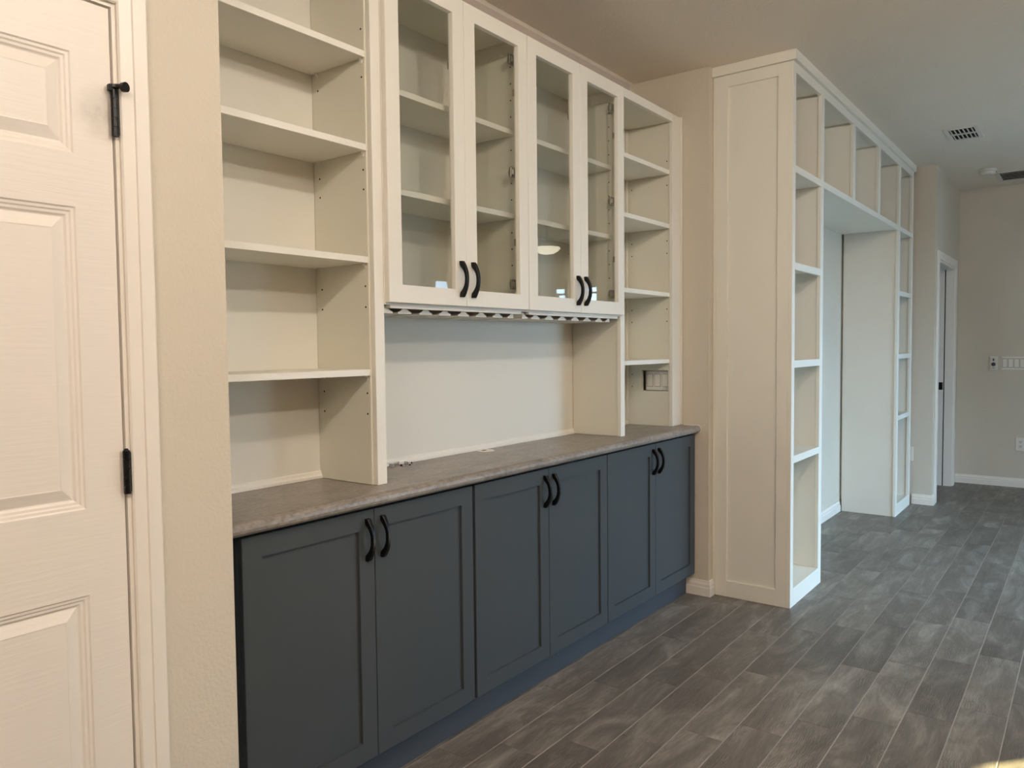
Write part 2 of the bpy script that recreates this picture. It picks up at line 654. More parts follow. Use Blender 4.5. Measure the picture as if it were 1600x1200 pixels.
# hall doorway casing and jamb
m = MB()
for x0, x1 in ((7.0, HJ0), (HJ1, 8.085)):
    m.box(x0, x1, YE - 0.016, YE, 0, HTOP + 0.068, 0.003)
m.box(HJ0, HJ1, YE - 0.016, YE, HTOP, HTOP + 0.068, 0.003)
o = struct(m.build('trim_1', 'trim'), 'white casing round the far doorway')
door2 = MB()
door2.box(HJ1 - 0.02, HJ1, YE - 0.004, YE + 0.12, 0, HTOP, 0.001)
door2.box(HJ0, HJ0 + 0.02, YE - 0.004, YE + 0.12, 0, HTOP, 0.001)
door2.box(HJ0 + 0.02, HJ1 - 0.02, YE - 0.004, YE + 0.12, HTOP - 0.02, HTOP, 0.001)
d2 = struct(door2.build('door_2', 'trim'), 'open cased doorway near the far wall')
MB().box(HJ1 - 0.021, HJ1 - 0.0195, YE + 0.066, YE + 0.074, 0.0, HTOP - 0.02).build('jamb_slot', 'dark_gap', d2)
tag(MB().box(HJ1 - 0.024, HJ1 - 0.0195, YE + 0.080, YE + 0.112, 0.905, 0.975, 0.001).build('strike_plate', 'black_metal', d2),
    'black strike plate')

# left six panel door ---------------------------------------------------------
def panel_door():
    """moulded slab facing -y at y=0.004 with raised-and-fielded panels"""
    bm = bmesh.new()
    y0 = 0.003
    cols = [(-0.100, 0.157), (0.247, 0.504)]
    rows = [(0.205, 0.845), (1.022, 1.632), (1.738, 1.938)]
    xs = sorted({DL, DR, *[v for c in cols for v in c]})
    zs = sorted({0.012, DTOP, *[v for r_ in rows for v in r_]})
    for xa, xb in zip(xs, xs[1:]):
        for za, zb in zip(zs, zs[1:]):
            if (xa, xb) in cols and (za, zb) in rows:
                rings = [(0, 0), (0.003, 0.003), (0.008, 0.0035), (0.011, 0.006), (0.016, 0.0065), (0.020, 0.010),
                         (0.022, 0.0105), (0.045, 0.002), (0.047, 0.0025)]
                prev = None
                for o_, d_ in rings:
                    ring = [bm.verts.new(c) for c in ((xa + o_, y0 + d_, za + o_), (xb - o_, y0 + d_, za + o_),
                                                      (xb - o_, y0 + d_, zb - o_), (xa + o_, y0 + d_, zb - o_))]
                    if prev:
                        for i in range(4):
                            bm.faces.new((prev[i], prev[(i + 1) % 4], ring[(i + 1) % 4], ring[i]))
                    prev = ring
                bm.faces.new(prev)
            else:
                bm.faces.new([bm.verts.new(c) for c in ((xa, y0, za), (xb, y0, za), (xb, y0, zb), (xa, y0, zb))])
    bmesh.ops.remove_doubles(bm, verts=bm.verts, dist=1e-5)
    bmesh.ops.recalc_face_normals(bm, faces=bm.faces)
    # slab body behind the skin
    mb = MB()
    mb.bm.free()
    mb.bm = bm
    mb.box(DL, DR, y0 + 0.012, 0.038, 0.012, DTOP)
    for (xa, xb, za, zb) in ((DR, DR, 0.012, DTOP), (DL, DL, 0.012, DTOP)):
        bm.faces.new([bm.verts.new(c) for c in ((xa, y0, za), (xa, y0 + 0.012, za), (xa, y0 + 0.012, zb), (xa, y0, zb))])
    bm.faces.new([bm.verts.new(c) for c in ((DL, y0, DTOP), (DR, y0, DTOP), (DR, y0 + 0.012, DTOP), (DL, y0 + 0.012, DTOP))])
    return mb


door1 = struct(panel_door().build('door_1', 'door_skin'), 'white six panel door with black hinges, at the left edge')
# jamb, stop and stepped casing
m = MB()
JX = DR + 0.004
m.box(JX, DR + 0.020, -0.001, 0.12, 0, DTOP + 0.004)
m.box(DL - 0.018, DL - 0.004, -0.001, 0.12, 0, DTOP + 0.004)
m.box(DL - 0.018, DR + 0.020, -0.001, 0.12, DTOP + 0.004, DTOP + 0.018)
m.box(DL - 0.004, JX, 0.042, 0.07, DTOP - 0.008, DTOP + 0.004)
m.box(JX - 0.012, JX, 0.042, 0.07, 0, DTOP)
o = struct(m.build('trim_2', 'trim'), 'white jamb of the six panel door')
CASE = [(0.594, 0.0), (0.594, -0.007), (0.597, -0.0105), (0.6215, -0.0125), (0.6235, -0.016), (0.650, -0.0175), (0.6535, -0.015), (0.6535, 0.0)]
m = MB()
m.prism(CASE, 'z', 0, DTOP + 0.075)
m.prism([(2 * (DL + DR) / 2 - x_, y_) for x_, y_ in CASE], 'z', 0, DTOP + 0.075)
# head casing
dz = DTOP + 0.012 - 0.594
m.prism([(y_, x_ + dz) for x_, y_ in CASE], 'x', DL - 0.012, 0.594)
o = struct(m.build('trim_3', 'trim'), 'white stepped casing round the six panel door')

for zt, zb, name in ((1.880, 1.785, 'top'), (1.134, 1.042, 'mid'), (0.30, 0.21, 'low')):
    h = MB()
    n = 5
    for i in range(n):
        a, b_ = zb + (zt - zb) * i / n, zb + (zt - zb) * (i + 1) / n
        h.cyl((0.5835, -0.0075, a + 0.0004), (0.5835, -0.0075, b_ - 0.0004), 0.0072, seg=14)
    h.cyl((0.5835, -0.0075, zt), (0.5835, -0.0075, zt + 0.004), 0.0055, 0.003, seg=14)
    hh = h.build('hinge', 'black_metal', door1)
    MB().box(0.5835, 0.5925, -0.0085, -0.0015, zb + 0.004, zt - 0.004).build('leaf', 'black_metal', hh)
# hinge-pin door stop on the top hinge
h = MB()
h.cyl((0.5835, -0.0075, 1.8835), (0.5835, -0.0075, 1.8895), 0.0095, seg=16)
h.box(0.5715, 0.5800, -0.0125, -0.0015, 1.8760, 1.8895, 0.001)
h.cyl((0.5835, -0.010, 1.8870), (0.5935, -0.0300, 1.8850), 0.0048, seg=10)
h.cyl((0.5920, -0.0270, 1.8830), (0.5950, -0.0350, 1.8828), 0.0095, 0.0100, seg=18)
tag(h.build('door_stop', 'black_metal', door1), 'black hinge pin door stop')

# ------------------------------------------------------------------ base cabinets
YB, ZBT, ZBB = 0.073, 0.868, 0.116
BX = [0.9005, 1.3495, 1.8105, 2.2675, 2.7235, 3.1890, 3.6540]


def bow_handle(name, x, ydoor, zc, parent, length=0.125, mat='black_metal'):
    bm = bmesh.new()
    n = 22
    rings = []
    for i in range(n + 1):
        t = -1 + 2 * i / n
        z = zc + t * length / 2
        yo = 0.012 + 0.022 * (1 - abs(t) ** 2.2)
        yi = 0.0 if abs(t) > 0.76 else 0.0225 * (1 - (abs(t) / 0.76) ** 2.4)
        w = 0.0056 + 0.0018 * abs(t) ** 3
        rings.append([bm.verts.new(c) for c in ((x - w, ydoor - yi, z), (x + w, ydoor - yi, z),
                                                (x + w, ydoor - yo + 0.0015, z), (x + w - 0.0015, ydoor - yo, z),
                                                (x - w + 0.0015, ydoor - yo, z), (x - w, ydoor - yo + 0.0015, z))])
    for a, b in zip(rings, rings[1:]):
        for i in range(6):
            bm.faces.new((a[i], a[(i + 1) % 6], b[(i + 1) % 6], b[i]))
    bm.faces.new(rings[0])
    bm.faces.new(rings[-1][::-1])
    mb = MB()
    mb.bm.free()
    mb.bm = bm
    o = mb.build(name, mat, parent)
    return o


def shaker(name, mat, x0, x1, z0, z1, yf, t, fw, parent, rec=0.0095):
    """door frame (stiles and rails in one mesh); returns the frame object"""
    mb = MB()
    bm = mb.bm
    e = 0.0015
    rings = [((x0, x1, z0, z1), t), ((x0, x1, z0, z1), e), ((x0 + e, x1 - e, z0 + e, z1 - e), 0.0),
             ((x0 + fw, x1 - fw, z0 + fw, z1 - fw), 0.0), ((x0 + fw + 0.001, x1 - fw - 0.001, z0 + fw + 0.001, z1 - fw - 0.001), rec),
             ((x0 + fw + 0.001, x1 - fw - 0.001, z0 + fw + 0.001, z1 - fw - 0.001), t)]
    prev = None
    first = None
    for (a, b, c, d), dep in rings:
        ring = [bm.verts.new(v) for v in ((a, yf + dep, c), (b, yf + dep, c), (b, yf + dep, d), (a, yf + dep, d))]
        if prev:
            for i in range(4):
                bm.faces.new((prev[i], prev[(i + 1) % 4], ring[(i + 1) % 4], ring[i]))
        else:
            first = ring
        prev = ring
    for i in range(4):
        bm.faces.new((prev[i], prev[(i + 1) % 4], first[(i + 1) % 4], first[i]))
    return mb.build(name, mat, parent)


cab_labels = ['blue grey shaker base cabinet with two doors, nearest the white six panel door',
              'blue grey shaker base cabinet, middle one of three under the countertop',
              'blue grey shaker base cabinet at the far end, beside the bookcase']
for c in range(3):
    xa, xb = BX[2 * c], BX[2 * c + 2]
    root = thing('base_cabinet', cab_labels[c], 'cabinet', ((xa + xb) / 2, 0.25, 0), 'base cabinets under the counter')
    g = 0.0025
    m = MB()
    m.box(xa + 0.001, xb - 0.001, YB + 0.0215, YAL - 0.002, 0.104, 0.875)
    if c == 0:
        m.box(XA + 0.002, xa, YB + 0.045, YB + 0.065, 0.104, 0.875)
    m.build('carcass', 'charcoal', root)
    mid = BX[2 * c + 1]
    g0, g1 = (0.0065 if c == 1 else g), (0.0065 if c == 0 else g)
    for (p, q, hx) in ((xa + g0, mid - 0.0012, mid - 0.030), (mid + 0.0012, xb - g1, mid + 0.030)):
        d = shaker('door', 'charcoal', p, q, ZBB, ZBT, YB, 0.02, 0.0585, root)
        MB().box(p + 0.056, q - 0.056, YB + 0.0093, YB + 0.0185, ZBB + 0.056, ZBT - 0.056).build('panel', 'charcoal', d)
        bow_handle('handle', hx, YB, 0.7805, d)
tk = MB().box(XA + 0.004, 3.648, 0.122, 0.138, 0.0005, 0.104).build('toe_kick', 'toe')
tag(tk, 'dark blue toe kick board running under the blue grey base cabinets', 'toe kick')

# countertop: post-formed laminate with a rolled front edge
prof = [(YAL - 0.003, 0.914), (0.085, 0.914), (0.072, 0.9155), (0.060, 0.9150), (0.051, 0.9110), (0.0455, 0.9040), (0.0435, 0.8950),
        (0.0455, 0.8870), (0.0515, 0.8805), (0.061, 0.8775), (0.085, 0.8770), (YAL - 0.003, 0.8770)]
ct = MB().prism(prof, 'x', XA + 0.003, XR - 0.004).build('countertop', 'laminate')
tag(ct, 'mottled grey brown laminate countertop with rolled front edge', 'countertop')
cp = [(min(y_ - 0.004, 0.140), z_ + (0.004 if z_ > 0.9 else -0.003)) for y_, z_ in prof]
MB().prism(cp, 'x', XR - 0.004, XR - 0.0005).build('caulk_bead', 'caulk', ct)

# ------------------------------------------------------------------ upper units
YS, YF, YU = 0.156, 0.172, 0.136
YK = YAL - 0.008                                # face of the back boards
ZC = 0.9145


def holes(parent, xface, ys, zs, into=+1):
    m = MB()
    for y in ys:
        for z in zs:
            m.cyl((xface - 0.0006 * into, y, z), (xface + 0.0003 * into, y, z), 0.0032, seg=10)
    o = m.build('peg_holes', 'hole', parent)
    o['kind'] = 'stuff'
    return o


def cleat(mb, x0, x1):
    mb.prism([(YK - 0.0005, ZC), (YK - 0.011, ZC), (YK - 0.011, ZC + 0.009), (YK - 0.006, ZC + 0.014), (YK - 0.005, ZC + 0.022), (YK - 0.0005, ZC + 0.025)], 'x', x0, x1)


# left open shelves
LX0, LX1, PP = XA + 0.004, 1.4485, 1.4385
lu = thing('open_shelf_unit', 'white open shelf unit on the counter, beside the six panel door', 'shelf unit', ((LX0 + LX1) / 2, 0.3, ZC))
box('side_panel', 'melamine', (LX0, LX0 + 0.018, YS + 0.02, YK, ZC, 2.552), lu)
box('side_panel', 'melamine', (PP, 1.480, YS + 0.0195, YK, ZC, 2.552), lu)
box('back_panel', 'back_board', (LX0, PP, YK, YAL - 0.001, ZC, 2.552), lu, bev=0)
box('top_panel', 'melamine', (LX0 + 0.018, PP, YS + 0.02, YK, 2.530, 2.552), lu)
box('stile', 'cab_white', (PP + 0.006, 1.4845, YS, YS + 0.0195, ZC, 2.552), lu)
box('stile', 'cab_white', (LX0, LX0 + 0.036, YS, YS + 0.0195, ZC, 2.552), lu)
box('top_rail', 'cab_white', (LX0 + 0.036, PP + 0.006, YS, YS + 0.0195, 2.510, 2.552), lu)
LZ = [2.253, 1.971, 1.6275, 1.2785]
for z in LZ:
    box('shelf', 'cab_white', (LX0 + 0.0195, PP - 0.002, YF, YK - 0.002, z - 0.0195, z), lu, bev=0.0008)
holes(lu, PP, (YF + 0.018,), [z + dz_ for z, dzs in zip(LZ, ((0.07, -0.075), (-0.075, -0.135), (-0.09, -0.155), (-0.075, -0.14))) for dz_ in dzs], -1)
holes(lu, PP, (YK - 0.03,), [z + dz_ for z, dzs in zip(LZ, ((-0.075,), (-0.075, -0.135), (-0.09, -0.155), (-0.075, -0.14))) for dz_ in dzs], -1)
m = MB()
cleat(m, LX0 + 0.018, PP)
m.build('cleat_moulding', 'cab_white', lu)
m = MB()
for z in LZ:
    for y in (YF + 0.018, YK - 0.03):
        m.box(PP - 0.010, PP, y - 0.004, y + 0.004, z - 0.0245, z - 0.0195)
        m.box(PP - 0.0025, PP, y - 0.004, y + 0.004, z - 0.034, z - 0.0245)
o = m.build('shelf_clips', 'plate', lu)
o['kind'] = 'stuff'

# right open shelves
RX0, RX1, RP = 3.0, 3.651, 3.557
ru = thing('open_shelf_unit', 'white open shelf unit at the far end of the counter, next to the bookcase', 'shelf unit', (3.33, 0.3, ZC))
box('side_panel', 'melamine', (3.0005, 3.030, YS + 0.0195, YK, ZC, 2.552), ru)
# right side with the cut-out for the switch plate
m = MB()
CUT = (0.185, 0.339, 1.100, 1.212)
wall_cells(m, 'y', YS + 0.0195, YK, RP, RP + 0.018, ZC, 2.552, [CUT])
m.build('side_panel', 'melamine', ru)
box('back_panel', 'back_board', (3.030, XR - 0.002, YK, YAL - 0.001, ZC, 2.552), ru, bev=0)
box('top_panel', 'melamine', (3.030, RP, YS + 0.0195, YK, 2.512, 2.530), ru)
box('stile', 'cab_white', (2.9945, 3.0340, YS, YS + 0.0195, ZC, 2.552), ru)
box('stile', 'cab_white', (RP - 0.004, RX1, YS, YS + 0.0195, ZC, 2.552), ru)
box('top_rail', 'cab_white', (3.0340, RP - 0.004, YS, YS + 0.0195, 2.510, 2.552), ru)
box('scribe_moulding', 'cab_white', (RX1 + 0.0003, XR - 0.0008, YS - 0.006, YS + 0.012, ZC + 0.001, 2.556), ru, bev=0.003)
RZ = [2.262, 1.981, 1.6225, 1.2725]
for z in RZ:
    box('shelf', 'cab_white', (3.032, RP - 0.006, YF, YK - 0.002, z - 0.0215, z), ru, bev=0.0008)
hz = [z + d_ for z in RZ[1:] for d_ in (-0.085, -0.150)]
holes(ru, RP, (YF + 0.018,), [2.262 + 0.05, 2.262 - 0.075] + hz[:-2], -1)
holes(ru, RP, (YK - 0.03,), [2.262 - 0.075] + hz, -1)
m = MB()
cleat(m, 3.030, RP)
m.build('cleat_moulding', 'cab_white', ru)
box('corner_strip', 'cab_white', (RP - 0.016, RP - 0.0003, YK - 0.010, YK - 0.0005, ZC + 0.03, 2.51), ru)

# switch plate on the wall behind the cut-out
sp = thing('switch_plate', 'multi gang rocker switch plate inside the far open shelf unit', 'switch plate', (XR - 0.066, 0.26, 1.098))
XP = 3.588
box('plate', 'plate', (XP, XP + 0.006, 0.1785, 0.330, 1.101, 1.211), sp, bev=0.002)
for i in range(3):
    yc = 0.306 - 0.0455 * i
    o = box('rocker', 'plate', (XP - 0.004, XP - 0.0002, yc - 0.0165, yc + 0.0165, 1.124, 1.190), sp, bev=0.0015)
    MB().box(XP - 0.0006, XP - 0.0001, yc - 0.0185, yc + 0.0185, 1.122, 1.192).build('rocker_gap', 'hinge_metal', sp)
box('mounting_box', 'wall', (XP + 0.0062, XR - 0.0005, 0.18, 0.335, 1.103, 1.209), sp, bev=0)

# glass door wall cabinets
DX = [(1.489, 1.861), (1.863, 2.2345), (2.238, 2.6155), (2.6175, 2.996)]
UZ0, UZ1 = 1.488, 2.539
CX = [(1.4855, 2.2360), (2.2365, 2.9940)]
wl = ['white wall cabinet with a pair of glass doors, nearest the six panel door',
      'white wall cabinet with a pair of glass doors, nearer the bookcase']
SZ = [2.184, 1.863]
for c in range(2):
    xa, xb = CX[c]
    wc = thing('glass_cabinet', wl[c], 'cabinet', ((xa + xb) / 2, 0.29, 1.4815), 'glass door wall cabinets')
    box('side_panel', 'melamine', (xa, xa + 0.016, YS + 0.02, YK, 1.4815, 2.552), wc)
    box('side_panel', 'melamine', (xb - 0.016, xb, YS + 0.02, YK, 1.4815, 2.552), wc)
    box('back_panel', 'back_board', (xa + 0.016, xb - 0.016, YK, YAL - 0.001, 1.4815, 2.552), wc, bev=0)
    box('bottom_panel', 'melamine', (xa + 0.016, xb - 0.016, YS + 0.02, YK, 1.4815, 1.500), wc)
    box('top_panel', 'melamine', (xa + 0.016, xb - 0.016, YS + 0.02, YK, 2.530, 2.552), wc)
    m = MB()
    m.box(xa, xa + 0.026, YS + 0.0005, YS + 0.0195, 1.4815, 2.552)
    m.box(xb - 0.026, xb, YS + 0.0005, YS + 0.0195, 1.4815, 2.552)
    m.box(xa + 0.026, xb - 0.026, YS + 0.0005, YS + 0.0195, 2.515, 2.552)
    m.box(xa + 0.026, xb - 0.026, YS + 0.0005, YS + 0.0195, 1.4715, 1.500)
    m.build('face_frame', 'cab_white', wc)
    for z in SZ:
        box('shelf', 'cab_white', (xa + 0.018, xb - 0.018, 0.190, YK - 0.002, z - 0.0195, z), wc, bev=0.0008)
    holes(wc, xb - 0.016, (0.206,), [1.60 + 0.0638 * i for i in range(14) if min(abs(1.60 + 0.0638 * i - z) for z in SZ) > 0.03], -1)
    for k in range(2):
        p, q = DX[2 * c + k]
        d = shaker('door', 'cab_white', p, q, UZ0, UZ1, YU, 0.0195, 0.0575, wc, rec=0.012)
        MB().box(p + 0.054, q - 0.054, YU + 0.0135, YU + 0.0165, UZ0 + 0.054, UZ1 - 0.054).build('glass_pane', 'glass', d)
        bow_handle('handle', q - 0.030 if k == 0 else p + 0.030, YU, 1.581, d)
        xc = q - 0.048 if k == 0 else q - 0.052
        for z in (2.31, 1.745):
            box('glass_clip', 'hinge_metal', (xc - 0.008, xc + 0.004, YU + 0.017, YU + 0.027, z - 0.013, z + 0.013), d, bev=0.001)
        if k == 1:
            for z in (2.442, 2.015, 1.586):
                hg = MB()
                hg.box(q - 0.062, q - 0.026, YS + 0.016, YS + 0.026, z - 0.019, z + 0.019, 0.001)
                hg.box(q - 0.056, q - 0.040, YS + 0.010, YS + 0.034, z - 0.010, z + 0.010, 0.001)
                h_ = hg.build('hinge', 'hinge_metal', d)
                MB().cyl((q - 0.044, YS + 0.0155, z + 0.012), (q - 0.044, YS + 0.016, z + 0.012), 0.003, seg=10).build('screw', 'hole', h_)

# stemware racks
RK = [[1.512, 1.596, 1.696, 1.792, 1.891, 1.990, 2.088, 2.180], [2.252, 2.335, 2.433, 2.530, 2.632, 2.731, 2.834, 2.922]]
rl = ['white slotted stemware rack under the glass cabinet nearest the six panel door',
      'white slotted stemware rack under the glass cabinet nearer the bookcase']
for c in range(2):
    rr = thing('stemware_rack', rl[c], 'stemware rack', (sum(RK[c]) / 8, 0.29, 1.455), 'stemware racks under the wall cabinets')
    box('underside', 'raw_brown_shaded', (CX[c][0] + 0.002, CX[c][1] - 0.002, 0.1765, YK - 0.003, 1.4795, 1.4813), rr, bev=0)
    for i, x in enumerate(RK[c]):
        lw = 0.008 if (i == 0 and c == 1) else 0.030
        rw = 0.008 if i == 7 else 0.030
        if i == 0 and c == 0:
            lw = 0.020
        pts = [(x - lw, 1.4555), (x + rw, 1.4555), (x + rw, 1.4605), (x + rw * 0.62, 1.4650), (x + min(0.011, rw), 1.4712), (x + min(0.009, rw), 1.4794),
               (x - min(0.009, lw), 1.4794), (x - min(0.011, lw), 1.4712), (x - lw * 0.62, 1.4650), (x - lw, 1.4605)]
        MB().prism(pts, 'y', 0.178, YK - 0.004).build('rail', 'cab_white', rr)

# board behind the serving niche
nb = thing('backsplash_board', 'smooth off white board with bottom moulding behind the serving counter', 'backsplash', (2.24, 0.43, ZC))
box('board', 'back_board', (1.4805, 2.9995, YK, YAL - 0.001, ZC, 1.480), nb, bev=0)
m = MB()
cleat(m, 1.4805, 2.9995)
m.build('cleat_moulding', 'cab_white', nb)
# cap board above the wall cabinets
cb = MB().box(1.43, 3.094, YS + 0.001, YK, 2.5525, 2.579, 0.001).build('cap_board', 'cap_shaded')
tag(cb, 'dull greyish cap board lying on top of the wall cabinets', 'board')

# ------------------------------------------------------------------ built-in bookcase round the niche
YT = -0.415
BC0, BC1 = 3.724, 6.86
YBK = -0.0175
bk = thing('built_in_bookcase', 'tall white built in bookcase framing an open niche, reaching the ceiling', 'bookcase', ((BC0 + BC1) / 2, -0.2, 0))
# panelled end facing the room
E0 = BC0
m = MB()
m.box(E0, E0 + 0.016, YT + 0.076, -0.0785, 0.085, 2.680)
m.build('recessed_panel', 'bookcase', bk)
for nm, b in (('end_stile', (E0 - 0.012, E0 + 0.016, -0.0785, YBK, 0, 2.740)), ('end_stile', (E0 - 0.012, E0 + 0.016, YT + 0.019, YT + 0.076, 0, 2.740)),
              ('end_rail', (E0 - 0.012, E0 + 0.016, YT + 0.076, -0.0785, 2.680, 2.740)), ('end_rail', (E0 - 0.012, E0 + 0.016, YT + 0.076, -0.0785, 0, 0.085))):
    box(nm, 'bookcase', b, bk, bev=0.0008)
box('scribe_strip', 'bookcase', (E0 - 0.010, E0 + 0.016, YBK, -0.0005, 0.0, 2.742), bk, bev=0.002)
# uprights: x of face stile, full height or top row only
UPR = [(3.712, 3.757, 1), (4.202, 4.257, 1), (4.894, 4.950, 0), (5.590, 5.646, 0), (6.285, 6.345, 1), (6.803, BC1, 1)]
ZB0, ZB1 = 2.2035, 2.239                         # the beam over the niche
for i, (a, b, full) in enumerate(UPR):
    z0 = 0 if full else ZB1
    box('face_stile', 'bookcase', (a, b, YT, YT + 0.0188, z0, 2.740), bk, bev=0.0008)
    c = (a + b) / 2
    if i == 0:
        continue
    w = 0.012
    x0, x1 = (a + 0.010, b - 0.010)
    if full:
        box('upright', 'scuffed', (x0, x1, YT + 0.019, YBK - (0.0005 if i != 4 else 0.0), 0.0 if i in (1, 4, 5) else 0, 2.740), bk, bev=0)
    else:
        box('upright', 'bookcase', (x0, x1, YT + 0.019, YBK, ZB1, 2.740), bk, bev=0)
for a, b in ((3.757, 4.202), (4.257, 6.285), (6.345, 6.803)):
    box('beam', 'bookcase', (a, b, YT, YT + 0.0188, ZB0, ZB1), bk, bev=0.0008)
box('niche_soffit', 'bookcase', (4.257, 6.285, YT + 0.019, -0.001, ZB0 + 0.006, ZB1 - 0.001), bk, bev=0)
for p, q in zip(UPR, UPR[1:]):
    box('top_rail', 'bookcase', (p[1], q[0], YT, YT + 0.0188, 2.692, 2.740), bk, bev=0.0008)
box('top_panel', 'bookcase', (E0 + 0.016, BC1 - 0.01, YT + 0.019, YBK, 2.705, 2.740), bk, bev=0)
box('back_panel', 'bookcase', (4.257, 6.285, YBK, -0.001, ZB1 - 0.001, 2.740), bk, bev=0)
for (a, b) in ((3.740, 4.212), (6.335, 6.813)):
    box('back_panel', 'bookcase', (a, b, YBK, -0.001, 0.09, 2.740), bk, bev=0)
    box('shelf', 'bookcase', (a, b, YT + 0.019, YBK, ZB0 + 0.002, ZB1 - 0.002), bk, bev=0)
for (a, b, shelves) in ((3.757, 4.202, (1.756, 1.262, 0.776)), (6.345, 6.803, (1.748, 1.262, 0.784))):
    for z in shelves:
        box('shelf', 'bookcase', (a - 0.010, b + 0.010, YT + 0.019, YBK, z - 0.020, z - 0.001), bk, bev=0)
        box('shelf_edge', 'bookcase', (a, b, YT, YT + 0.0188, z - 0.037, z), bk, bev=0.0008)
    box('plinth', 'bookcase', (a, b, YT, YT + 0.0188, 0.0, 0.093), bk, bev=0.0008)
    box('bottom_shelf', 'bookcase', (a - 0.010, b + 0.010, YT + 0.019, YBK, 0.070, 0.091), bk, bev=0)
# crown: flat fascia board mitred round the corner
m = MB()
m.box(E0 - 0.028, E0 - 0.0121, YT - 0.016, -0.001, 2.7405, ZH - 0.0005)
m.box(E0 - 0.0121, BC1 + 0.012, YT - 0.016, YT - 0.0002, 2.7405, ZH - 0.0005)
m.box(E0 - 0.0121, BC1 + 0.012, YT - 0.0002, YT + 0.02, 2.7405, ZH - 0.0005)
m.build('crown_board', 'bookcase', bk)

# ------------------------------------------------------------------ fittings on the far walls
def rocker_plate(root, x, y_hi, n, z0, z1, pitch, first):
    for i in range(n):
        yc = first - pitch * i
        MB().box(x - 0.0006, x - 0.0001, yc - 0.0205, yc + 0.0205, z0 + 0.018, z1 - 0.018).build('rocker_gap', 'hinge_metal', root)
        box('rocker', 'plate', (x - 0.004, x - 0.0007, yc - 0.0175, yc + 0.0175, z0 + 0.022, z1 - 0.022), root, bev=0.0015)


fs = thing('switch_plate', 'wide rocker switch plate on the far wall', 'switch plate', (XF, -1.05, 1.09))
box('plate', 'plate', (XF - 0.007, XF - 0.0005, -1.165, -0.930, 1.090, 1.212), fs, bev=0.002)
rocker_plate(fs, XF - 0.007, 0, 5, 1.090, 1.212, 0.0455, -0.957)
rc = thing('wall_control', 'small fan remote in a wall cradle beside the wide switch plate', 'remote control', (XF, -0.866, 1.085))
box('cradle', 'plate', (XF - 0.010, XF - 0.0005, -0.900, -0.832, 1.085, 1.214), rc, bev=0.003)
box('button_panel', 'vent_white', (XF - 0.016, XF - 0.0102, -0.892, -0.840, 1.094, 1.206), rc, bev=0.003)
MB().cyl((XF - 0.0185, -0.866, 1.140), (XF - 0.0162, -0.866, 1.140), 0.018, seg=20).build('dial', 'sensor', rc)
box('button', 'sensor', (XF - 0.018, XF - 0.0162, -0.872, -0.860, 1.172, 1.192), rc, bev=0.001)
box('button', 'sensor', (XF - 0.0175, XF - 0.0162, -0.876, -0.856, 1.104, 1.108), rc, bev=0)


def outlet(label, x, yc, z0, z1, w):
    r = thing('outlet', label, 'outlet', (x, yc, z0))
    box('plate', 'plate', (x - 0.006, x - 0.0005, yc - w / 2, yc + w / 2, z0, z1), r, bev=0.002)
    zc = (z0 + z1) / 2
    for s in (-1, 1):
        f = MB().cyl((x - 0.0085, yc, zc + s * 0.021), (x - 0.0061, yc, zc + s * 0.021), 0.0165, seg=20).build('socket', 'vent_white', r)
        for t in (-1, 1):
            MB().box(x - 0.0092, x - 0.0086, yc + t * 0.006 - 0.0014, yc + t * 0.006 + 0.0014, zc + s * 0.021 - 0.002, zc + s * 0.021 + 0.008).build('slot', 'hole', f)
        MB().cyl((x - 0.0092, yc, zc + s * 0.021 - 0.008), (x - 0.0086, yc, zc + s * 0.021 - 0.008), 0.0025, seg=8).build('slot', 'hole', f)


outlet('white duplex outlet low on the far wall', XF, -1.09, 0.340, 0.462, 0.076)
outlet('white outlet plate half hidden behind the far edge of the bookcase', XE, -0.390, 0.360, 0.478, 0.074)

# ceiling fittings
def vent(label, x0, x1, y0, y1, slats_along, n, fr):
    r = thing('ceiling_vent', label, 'vent', ((x0 + x1) / 2, (y0 + y1) / 2, ZH - 0.012))
    z0, z1 = ZH - 0.012, ZH - 0.0005
    m = MB()
    m.box(x0, x1, y0, y0 + fr, z0 + 0.004, z1, 0.002)
    m.box(x0, x1, y1 - fr, y1, z0 + 0.004, z1, 0.002)
    m.box(x0, x0 + fr, y0 + fr, y1 - fr, z0 + 0.004, z1, 0.002)
    m.box(x1 - fr, x1, y0 + fr, y1 - fr, z0 + 0.004, z1, 0.002)
    m.build('frame', 'vent_white', r)
    box('duct', 'duct', (x0 + fr, x1 - fr, y0 + fr, y1 - fr, ZH - 0.002, ZH - 0.0005), r, bev=0)
    for i in range(n):
        if slats_along == 'x':
            yc = y0 + fr + (y1 - y0 - 2 * fr) * (i + 0.5) / n
            MB().prism([(yc - 0.006, z0 + 0.001), (yc - 0.003, z0), (yc + 0.007, z1 - 0.003), (yc + 0.004, z1 - 0.002)], 'x', x0 + fr, x1 - fr).build('louvre', 'vent_white', r)
        else:
            xc = x0 + fr + (x1 - x0 - 2 * fr) * (i + 0.5) / n
            MB().prism([(xc - 0.006, z0 + 0.001), (xc - 0.003, z0), (xc + 0.007, z1 - 0.003), (xc + 0.004, z1 - 0.002)], 'y', y0 + fr, y1 - fr).build('louvre', 'vent_white', r)
    return r


